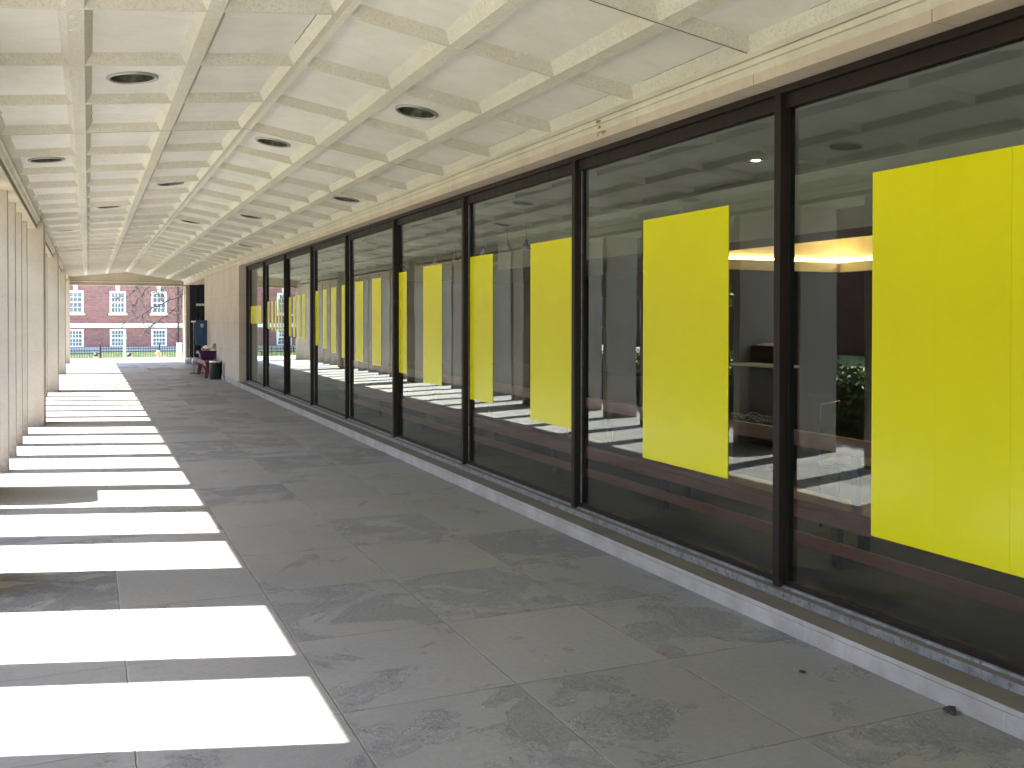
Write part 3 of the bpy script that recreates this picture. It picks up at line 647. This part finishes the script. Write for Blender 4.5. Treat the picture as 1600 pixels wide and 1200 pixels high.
for (z0, z1, e0, e1) in ((0, .21, 0, .035),):
    a = [(-.20+0, -.25), (.17, -.25), (.17, .25), (-.20, .25)]
    lo2 = [(-.17, -.22, 0), (.14, -.22, 0), (.14, .22, 0), (-.17, .22, 0)]; hi = [(-.23, -.28, .22), (.19, -.28, .22), (.19, .28, .22), (-.23, .28, .22)]
    sh.add(lo2+hi, [(0, 3, 2, 1), (0, 1, 5, 4), (1, 2, 6, 5), (2, 3, 7, 6), (3, 0, 4, 7)])
sh.build('shell', 'purple', k_, .02)
MB().tube([(-.24, -.29, .225), (.20, -.29, .225), (.20, .29, .225), (-.24, .29, .225), (-.24, -.29, .225)], .012, 8).build('rim', 'purple', k_)
MB().tube([(-.235, -.15, .22), (-.27, -.12, .17), (-.27, .1, .17), (-.235, .14, .22)], .010, 8).build('handle', 'white', k_)
pw = MB()
for i in range(16):
    x, y = random.uniform(-.12, .12), random.uniform(-.2, .2); zz = random.uniform(.18, .34); s_ = random.uniform(.06, .10)
    pw.lathe([(.0001, -s_*.6), (s_*.7, -s_*.3), (s_, .0), (s_*.6, s_*.5), (.0001, s_*.62)], (2.98+x, 27.1+y, .465+zz), 7, sm=False)
o = pw.build('crumpled_paper', 'paper'); tag(o, 'white crumpled sheets heaped in the purple basket', 'paper')
o = MB().lathe([(.0001, 0), (.035, 0), (.04, .05), (.03, .08), (.0001, .085)], (2.80, 26.87, .70), 14).build('cup', 'tan'); tag(o, 'small tan cup at the left end of the purple basket', 'cup')
o = MB().lathe([(.0001, 0), (.04, 0), (.045, .05), (.03, .09), (.0001, .10)], (3.10, 26.95, .80), 14).build('cup', 'tan'); tag(o, 'small tan cup on top of the white sheets by the wall', 'cup')
bd = empty('blue_board', (2.9, 28.7, 0)); tag(bd, 'tall blue notice board with a pale emblem standing behind the bench', 'notice board')
MB().box(-.10, .215, 0, .04, .80, 1.515).build('panel', 'blue', bd, .004)
em = MB(); em.lathe([(.0001, 0), (.05, 0), (.05, .004), (.0001, .004)], (.075, -.001, 1.375), 20, up=(0, -1, 0)); em.box(.035, .115, -.0085, -.0055, 1.31, 1.325); em.build('emblem', 'tan', bd)
MB().box(-.22, -.102, -.0, .05, 1.455, 1.50).build('top_ledge', 'white', bd); MB().tube([(-.15, .02, .02), (-.15, .02, 1.455)], .011, 8).tube([(.1, .02, .02), (.1, .02, .80)], .014, 8).build('post', 'sill', bd)
MB().box(-.25, .2, -.1, .15, 0, .02).build('foot', 'iron', bd, .004)
for (x, y, s_, lb) in ((3.22, 35.2, 1.0, 'white lidded tub on the floor beside the far pier'), (3.34, 34.6, .75, 'small white plastic bag next to the tub by the far pier')):
    o = MB()
    o.lathe([(.0001, 0), (.13*s_, 0), (.16*s_, .14*s_), (.165*s_, .15*s_), (.165*s_, .175*s_), (.10*s_, .20*s_ if s_ == 1 else .27*s_), (.0001, .21*s_ if s_ == 1 else .33*s_)], (x, y, 0), 18 if s_ == 1 else 7)
    o = o.build('plastic_tub' if s_ == 1 else 'plastic_bag', 'white'); tag(o, lb, 'tub' if s_ == 1 else 'bag')
o = MB().tube([(3.12, 24.9, .01), (3.115, 25.0, .12), (3.125, 25.1, .44)], .012, 8).build('standpipe', 'purple'); tag(o, 'thin mauve pipe rising against the wall beside the trash can', 'pipe')
# litter: leaves and an orange scrap
def scrap(x, y, s_, mt, lb, cat):
    m = MB(); pts = [(x+s_*math.cos(a)*random.uniform(.5, 1), y+s_*math.sin(a)*random.uniform(.4, 1), .004+random.uniform(0, s_*.5)) for a in [t*math.pi/3 for t in range(6)]]
    m.add([(x, y, s_*.7)]+pts, [(0, i+1, (i+1) % 6+1) for i in range(6)]); m.add([(x, y, .002)]+pts, [(0, (i+1) % 6+1, i+1) for i in range(6)])
    o = m.build(lb.split()[-0] if 0 else cat.replace(' ', '_'), mt); tag(o, lb, cat)
M['orange'] = plain('orange_scrap', (.6, .16, .02), .6)
scrap(2.43, 3.77, .016, 'orange', 'tiny orange scrap on the grey slabs near the curb', 'scrap')
scrap(3.10, 2.76, .045, 'bark', 'dark dry leaf lying against the foot of the curb', 'leaf')
scrap(2.86, 3.33, .022, 'bark', 'small dark leaf fragment on the slabs below the largest yellow panel', 'leaf')
# brown litter bin outside between two fins; it casts the round ended shadow
lb_ = empty('litter_bin', (-1.05, 9.51, 0)); tag(lb_, 'brown box shaped litter bin standing between two fins, just left of the view', 'litter bin')
MB().box(-.20, .20, -.35, .35, .03, 1.25).build('body', 'binbrown', lb_, .07); MB().box(-.17, .17, -.30, .30, 0, .0295).build('foot', 'iron', lb_); MB().box(.2005, .206, -.22, .22, .88, 1.08).build('flap', 'iron', lb_)

# ------------------------------------------------------------------ beyond the arcade: street, fence, brick building
YF = 58.
fe = empty('iron_fence', (2, YF, -1.65)); tag(fe, 'black iron picket fence in front of the brick building', 'fence')
def fpp(mb, nm): o = mb.build(nm, 'iron', None, 0, org=(2, YF, -1.65)); o.parent = fe; o.location = (0, 0, 0)
for (xa, xb, zt) in ((-8, .60, -.10), (.66, 14, .0)):
    m = MB(); x = xa
    while x < xb: m.box(x-.011, x+.011, YF-.011, YF+.011, -1.6, zt+.05); x += .128
    fpp(m, 'pickets')
    fpp(MB().box(xa, xb, YF-.02, YF+.02, zt-.13, zt-.09).box(xa, xb, YF-.02, YF+.02, zt-.30, zt-.25).box(xa, xb, YF-.02, YF+.02, -1.5, -1.45), 'rail')
for x in (-5, -2.2, .62, 3.7, 6.9, 10): fpp(MB().box(x-.04, x+.04, YF-.04, YF+.04, -1.65, .12).lathe([(.0001, .12), (.05, .14), (.05, .18), (.0001, .23)], (x, YF, 0), 10), 'post')

YBd = 68.
bb = empty('brick_building', (2, YBd, -1)); tag(bb, 'red brick building with white sash windows seen through the far opening', 'building')
def bp_(mb, nm, mt, par=None):
    o = mb.build(nm, mt, None, 0, org=(2, YBd, -1)); o.parent = par or bb
    o.location = (0, 0, 0); return o
bp_(MB().box(-14, 20, YBd, YBd+8, -.3, 11), 'wall', 'brick')
bp_(MB().box(-14.05, 20.05, YBd-.06, YBd+8, -1.7, -.295), 'base_course', 'base')
bp_(MB().box(-14.05, 20.05, YBd-.07, YBd-.001, .98, 1.26), 'string_course', 'trim')
bp_(MB().box(-14.4, 20.4, YBd-.4, YBd+8.4, 10.6, 11.1), 'cornice', 'trim')
def bwin(xc, z0, z1, w, key, cols, panes_only=False):
    fr = MB(); d = YBd; t = .13
    fr.box(xc-w/2, xc-w/2+t, d-.05, d-.001, z0, z1); fr.box(xc+w/2-t, xc+w/2, d-.05, d-.001, z0, z1); fr.box(xc-w/2+t, xc+w/2-t, d-.05, d-.001, z1-t, z1); fr.box(xc-w/2+t, xc+w/2-t, d-.05, d-.001, z0, z0+.08)
    zm = (z0+z1)/2-.02; fr.box(xc-w/2+t, xc+w/2-t, d-.035, d-.012, zm-.04, zm+.04)
    iw_ = w-2*t
    for c in range(1, cols): fr.box(xc-w/2+t+iw_*c/cols-.017, xc-w/2+t+iw_*c/cols+.017, d-.032, d-.0125, z0+.08, z1-t)
    for zz in ((z0+.08+zm-.04)/2, (z1-t+zm+.04)/2): fr.box(xc-w/2+t, xc+w/2-t, d-.030, d-.013, zz-.016, zz+.016)
    f = bp_(fr, 'window', 'trim')
    g = MB().box(xc-w/2+t, xc+w/2-t, d-.012, d-.002, z0+.08, z1-t).build('pane', 'pane', None, 0, org=(2, YBd, -1)); g.parent = f; g.location = (0, 0, 0)
    if key:
        bp_(MB().box(xc-w/2-.08, xc+w/2+.08, d-.12, d-.001, z0-.13, z0-.002), 'sill', 'trim')
        bp_(MB().prism([(xc-.11, z1+.002), (xc+.11, z1+.002), (xc+.16, z1+.55), (xc-.16, z1+.55)], d-.06, d-.001, 'y'), 'keystone', 'trim')
for i in range(-4, 6):
    x = 1.78+2.53*i
    bwin(x, 1.92, 3.37, .98, True, 3 if i else 4); bwin(x, -.26, .89, .98, False, 4)
    bwin(x, 5.4, 6.85, .98, True, 3)
bp_(MB().tube([(5.52, YBd-.1, -.2), (5.52, YBd-.1, 10.5)], .045, 8), 'downspout', 'iron')
o = MB().box(4.56, 4.78, YF-1.2, YF-.98, -1.7, .14).box(4.53, 4.81, YF-1.23, YF-.95, .14, .20).build('bollard', 'trim', bevel=.01); tag(o, 'square white post in front of the fence near the downspout', 'post')
lp = empty('lamp_post', (1.45, 45, -1.65)); tag(lp, 'slender pale green lamp post rising in front of the fence', 'lamp post')
MB().tube([(0, 0, 0), (0, 0, .4), (0, 0, 2.3)], [.09, .075, .055], 14).build('pole', 'postgreen', lp); MB().lathe([(.055, 2.3), (.08, 2.32), (.07, 2.45), (.02, 2.74), (.0001, 2.76)], n=16).build('cap', 'postgreen', lp)

# bare tree beyond the portal: trunk out of sight to the right, limbs reaching left
def bare_tree(name, base, limbs, label, seed, twigs=240, tr=.28, h=9):
    rnd = random.Random(seed); r = empty(name, base); tag(r, label, 'tree')
    MB().tube([(0, 0, -.05), (.05, 0, 1.5), (.0, .1, h*.45), (.15, 0, h)], [tr*1.3, tr, tr*.75, tr*.15], 14).build('trunk', 'bark', r)
    cr = MB(); ends = []
    for L in limbs:
        pts = [Vector(p) for p in L[0]]; rad = L[1]
        # jitter and subdivide
        fine = [pts[0]]
        for a, b_ in zip(pts[:-1], pts[1:]):
            for t_ in (1/3, 2/3, 1): fine.append(a.lerp(b_, t_)+Vector([rnd.gauss(0, .035) for _ in range(3)])*(0 if t_ == 1 else 1))
        cr.tube(fine, [rad*(1-.85*i/(len(fine)-1)) for i in range(len(fine))], 6); ends.append(fine)
    for _ in range(twigs):
        fl = rnd.choice(ends); p = Vector(fl[rnd.randrange(len(fl)//4, len(fl))]); d = Vector((rnd.uniform(-1, .5), rnd.uniform(-.6, .6), rnd.uniform(-1, .55))).normalized()
        seg = [p]; l_ = rnd.uniform(.25, .9)
        for k2 in range(3): d = (d+Vector([rnd.gauss(0, .35) for _ in range(3)])).normalized(); seg.append(seg[-1]+d*l_/3)
        cr.tube(seg, [.013, .010, .007, .004], 4, cap=False)
    cr.build('branches', 'bark', r); return r
bare_tree('bare_tree', (6.6, 50, -1.65), [
  ([(0, 0, 3.9), (-1.2, .0, 4.6), (-2.1, 0, 4.48), (-2.94, .1, 4.16), (-3.68, .2, 3.77), (-4.41, .3, 3.27), (-5.1, .4, 2.92)], .075),
  ([(0, 0, 4.4), (-1.3, -.3, 5.3), (-2.3, -.3, 5.11), (-3.03, -.3, 4.81), (-3.44, -.2, 4.53), (-3.79, -.2, 4.37)], .055),
  ([(0, 0, 4.7), (-2.2, .4, 5.9), (-3.7, .6, 5.6), (-4.11, .7, 5.01), (-4.4, .7, 4.64), (-4.84, .8, 4.29), (-5.26, .8, 4.2)], .055),
  ([(-2.2, .4, 5.9), (-3.6, .2, 5.3), (-3.97, .2, 4.71), (-4.2, .2, 4.33), (-4.49, .2, 3.92), (-4.64, .2, 3.6)], .03),
  ([(0, 0, 3.0), (-1.6, -.2, 4.2), (-2.25, -.3, 4.9), (-2.43, -.3, 4.1), (-2.52, -.3, 3.15), (-2.62, -.3, 2.2)], .05),
  ([(0, 0, 2.6), (-1.4, .3, 3.7), (-2.5, .3, 3.9), (-3.38, .3, 3.15), (-3.74, .3, 2.9), (-4.03, .3, 2.6)], .035),
  ([(0, 0, 4.2), (-1.2, .6, 5.6), (-2.6, .7, 5.7), (-3.2, .8, 5.0), (-3.3, .8, 4.2)], .04)],
  'bare tree with thin dark branches reaching across the brick building', 3, 380)

# ------------------------------------------------------------------ people beyond the terrace edge
def person(x, y, zg, h, shirt, hair, rz, label, bend=0.):
    k = h/1.75; r = empty('person', (x, y, zg), rz); tag(r, label, 'person')
    me = bpy.data.meshes.new('body'); V = [(0, 0, .95), (0, 0, 1.10), (0, -.01, 1.28), (0, 0, 1.42), (0, 0, 1.50), (0, .01, 1.57), (0, .015, 1.66), (0, .01, 1.735)]
    Rd = [(.15, .11), (.13, .10), (.16, .11), (.12, .09), (.052, .055), (.072, .082), (.080, .095), (.055, .065)]
    E_ = [(i, i+1) for i in range(7)]
    for s in (-1, 1):
        b0 = len(V); V += [(s*.10, 0, .88), (s*.11, .03+.06*s, .50), (s*.12, -.03+.10*s, .09), (s*.13, .13+.10*s, .04)]; Rd += [(.10, .10), (.06, .06), (.04, .04), (.035, .03)]
        E_ += [(0, b0), (b0, b0+1), (b0+1, b0+2), (b0+2, b0+3)]
        b1 = len(V); V += [(s*.19, 0, 1.40), (s*.25, -.02, 1.12), (s*.24, .12, .90), (s*.235, .16, .81), (s*.20, .19, .84)]; Rd += [(.06, .06), (.042, .042), (.03, .03), (.028, .016), (.012, .012)]
        E_ += [(3, b1), (b1, b1+1), (b1+1, b1+2), (b1+2, b1+3), (b1+2, b1+4)]
    b2 = len(V); V += [(0, .125, 1.645), (-.095, .01, 1.64), (.095, .01, 1.64)]; Rd += [(.012, .016), (.008, .02), (.008, .02)]; E_ += [(6, b2), (6, b2+1), (6, b2+2)]
    me.from_pydata([Vector(v)*k for v in V], E_, []); o = bpy.data.objects.new('body', me); COL.objects.link(o)
    sk = o.modifiers.new('skin', 'SKIN'); 
    for i, sv in enumerate(me.skin_vertices[0].data): sv.radius = (Rd[i][0]*k, Rd[i][1]*k); sv.use_root = (i == 0)
    su = o.modifiers.new('sub', 'SUBSURF'); su.levels = 2; su.render_levels = 2
    dg = bpy.context.evaluated_depsgraph_get(); dg.update(); nm = bpy.data.meshes.new_from_object(o.evaluated_get(dg)); bpy.data.objects.remove(o)
    nm.materials.clear()
    for m in ('skin', shirt, 'jeans', 'iron'): nm.materials.append(M[m])
    for p in nm.polygons:
        c = p.center/k; p.use_smooth = True
        p.material_index = 0 if (c.z > 1.47 or (abs(c.x) > .18 and c.z < .92)) else (1 if c.z > .93 or abs(c.x) > .19 and c.z > .85 else (3 if c.z < .08 else 2))
    bo = bpy.data.objects.new('body', nm); COL.objects.link(bo); bo.parent = r
    hm = MB(); pts = []
    for i in range(9):
        for j in range(16):
            th = math.pi*i/8*.62; a = 2*math.pi*j/16; rr = 1.0+random.uniform(-.03, .03)
            front = max(0, math.sin(a)); cut = 1-.35*front*(i/8)
            pts.append(Vector((math.sin(th)*math.cos(a)*.098*rr, .005+math.sin(th)*math.sin(a)*.112*rr*cut, 1.655+math.cos(th)*.118*rr+ (.05*front*(i/8)))) * k)
    hm.add(pts, [(i*16+j, i*16+(j+1) % 16, (i+1)*16+(j+1) % 16, (i+1)*16+j) for i in range(8) for j in range(16)], 0, True)
    hm.build('hair', hair, r); em_ = MB()
    for s in (-1, 1): em_.lathe([(.0001, -.01), (.010, 0), (.0001, .01)], Vector((s*.032, .098, 1.665))*k, 8)
    em_.box(-.025*k, .025*k, .098*k, .106*k, 1.592*k, 1.598*k); em_.build('eyes_and_mouth', 'hairdark', r)
person(1.61, 44.5, -1.66, 1.73, 'shirt', 'hairdark', -1.2, 'dark haired person beside the pale green lamp post, only the head showing above the terrace')
person(2.81, 45.0, -1.66, 1.80, 'shirt', 'hairfair', -.5, 'fair haired person to the right, head showing above the terrace edge')
person(.30, 45.5, -1.66, 1.72, 'shirt', 'hairdark', .2, 'dark haired person farthest left beyond the terrace, only the hair showing')

# ------------------------------------------------------------------ left hand surroundings (seen only in the reflections)
bb2 = empty('brick_building', (-24, 10, 0)); tag(bb2, 'dark brick building across the lawn, visible only as a reflection in the glass', 'building')
o = MB().box(-32, -24, -30, 150, -.1, 9).build('wall', 'brickside', None, 0, org=(-24, 10, 0)); o.parent = bb2; o.location = (0, 0, 0)
for yy in range(-26, 96, 5):
    for z0 in (1.0, 4.6):
        o = MB().box(-23.995, -23.93, yy, yy+1.3, z0, z0+2).build('window', 'trim', None, 0, org=(-24, 10, 0)); o.parent = bb2; o.location = (0, 0, 0)
        g = MB().box(-23.929, -23.92, yy+.12, yy+.60, z0+.12, z0+1.88).box(-23.929, -23.92, yy+.70, yy+1.18, z0+.12, z0+1.88).build('pane', 'pane', None, 0, org=(-24, 10, 0)); g.parent = o; g.location = (0, 0, 0)
def leaves(m, c, r, n, rnd, s_=.05):
    for _ in range(n):
        d = Vector([rnd.gauss(0, 1) for _ in range(3)]).normalized()*(rnd.random()**.4)
        p = Vector((c[0]+d.x*r[0], c[1]+d.y*r[1], c[2]+d.z*r[2])); a = Vector([rnd.gauss(0, 1) for _ in range(3)]).normalized(); b_ = a.cross(Vector([rnd.gauss(0, 1) for _ in range(3)])).normalized()
        s = s_*rnd.uniform(.6, 1.4); m.add([p-a*s, p+b_*s*.5, p+a*s, p-b_*s*.5], [(0, 1, 2, 3)])
rnd = random.Random(5)
for i, (ya_, yb_) in enumerate([(-5, 5.6), (6.0, 15.2), (15.6, 24.5), (24.9, 34)]):
    r = empty('hedge', (-2.7, ya_, 0)); m = MB(); L_ = yb_-ya_
    for _ in range(int(L_*850)):
        f_ = rnd.random(); x = rnd.uniform(-.42, .42); y = rnd.uniform(0, L_); z = rnd.uniform(.05, .85)
        if f_ < .4: x = rnd.choice((-1, 1))*rnd.uniform(.36, .46)
        elif f_ < .8: z = .80+rnd.gauss(0, .06)+.05*math.sin(y*3)
        p = Vector((x, y, z)); a = Vector([rnd.gauss(0, 1) for _ in range(3)]).normalized(); b_ = a.cross(Vector([rnd.gauss(0, 1) for _ in range(3)])).normalized(); s = rnd.uniform(.035, .065)
        m.add([p-a*s, p+b_*s*.5, p+a*s, p-b_*s*.5], [(0, 1, 2, 3)])
    m.build('foliage', 'leaf', r); MB().box(-.34, .34, .1, L_-.1, 0, .72).build('inner_twigs', 'bark', r)
    tag(r, 'clipped green hedge just outside the colonnade, %s length from the camera' % ORD[i], 'hedge', 'clipped hedges along the colonnade')
for i, (xc, yc) in enumerate([(-9.5, 24.5), (-11, 35), (-12, 4)]):
    r = empty('tree', (xc, yc, -.05)); MB().tube([(0, 0, 0), (.1, 0, 1.6), (0, .1, 3.2), (.1, 0, 5)], [.2, .15, .1, .03], 10).build('trunk', 'bark', r); m = MB()
    for k2 in range(16): leaves(m, (rnd.gauss(0, 1.1), rnd.gauss(0, 1.1), rnd.uniform(2.2, 5.6)), (.8, .8, .6), 260, rnd, .08)
    m.build('crown', 'leaf', r); tag(r, 'leafy green tree on the left lawn, %s from the far end' % ORD[[1, 0, 2][i]], 'tree', 'trees on the left lawn')
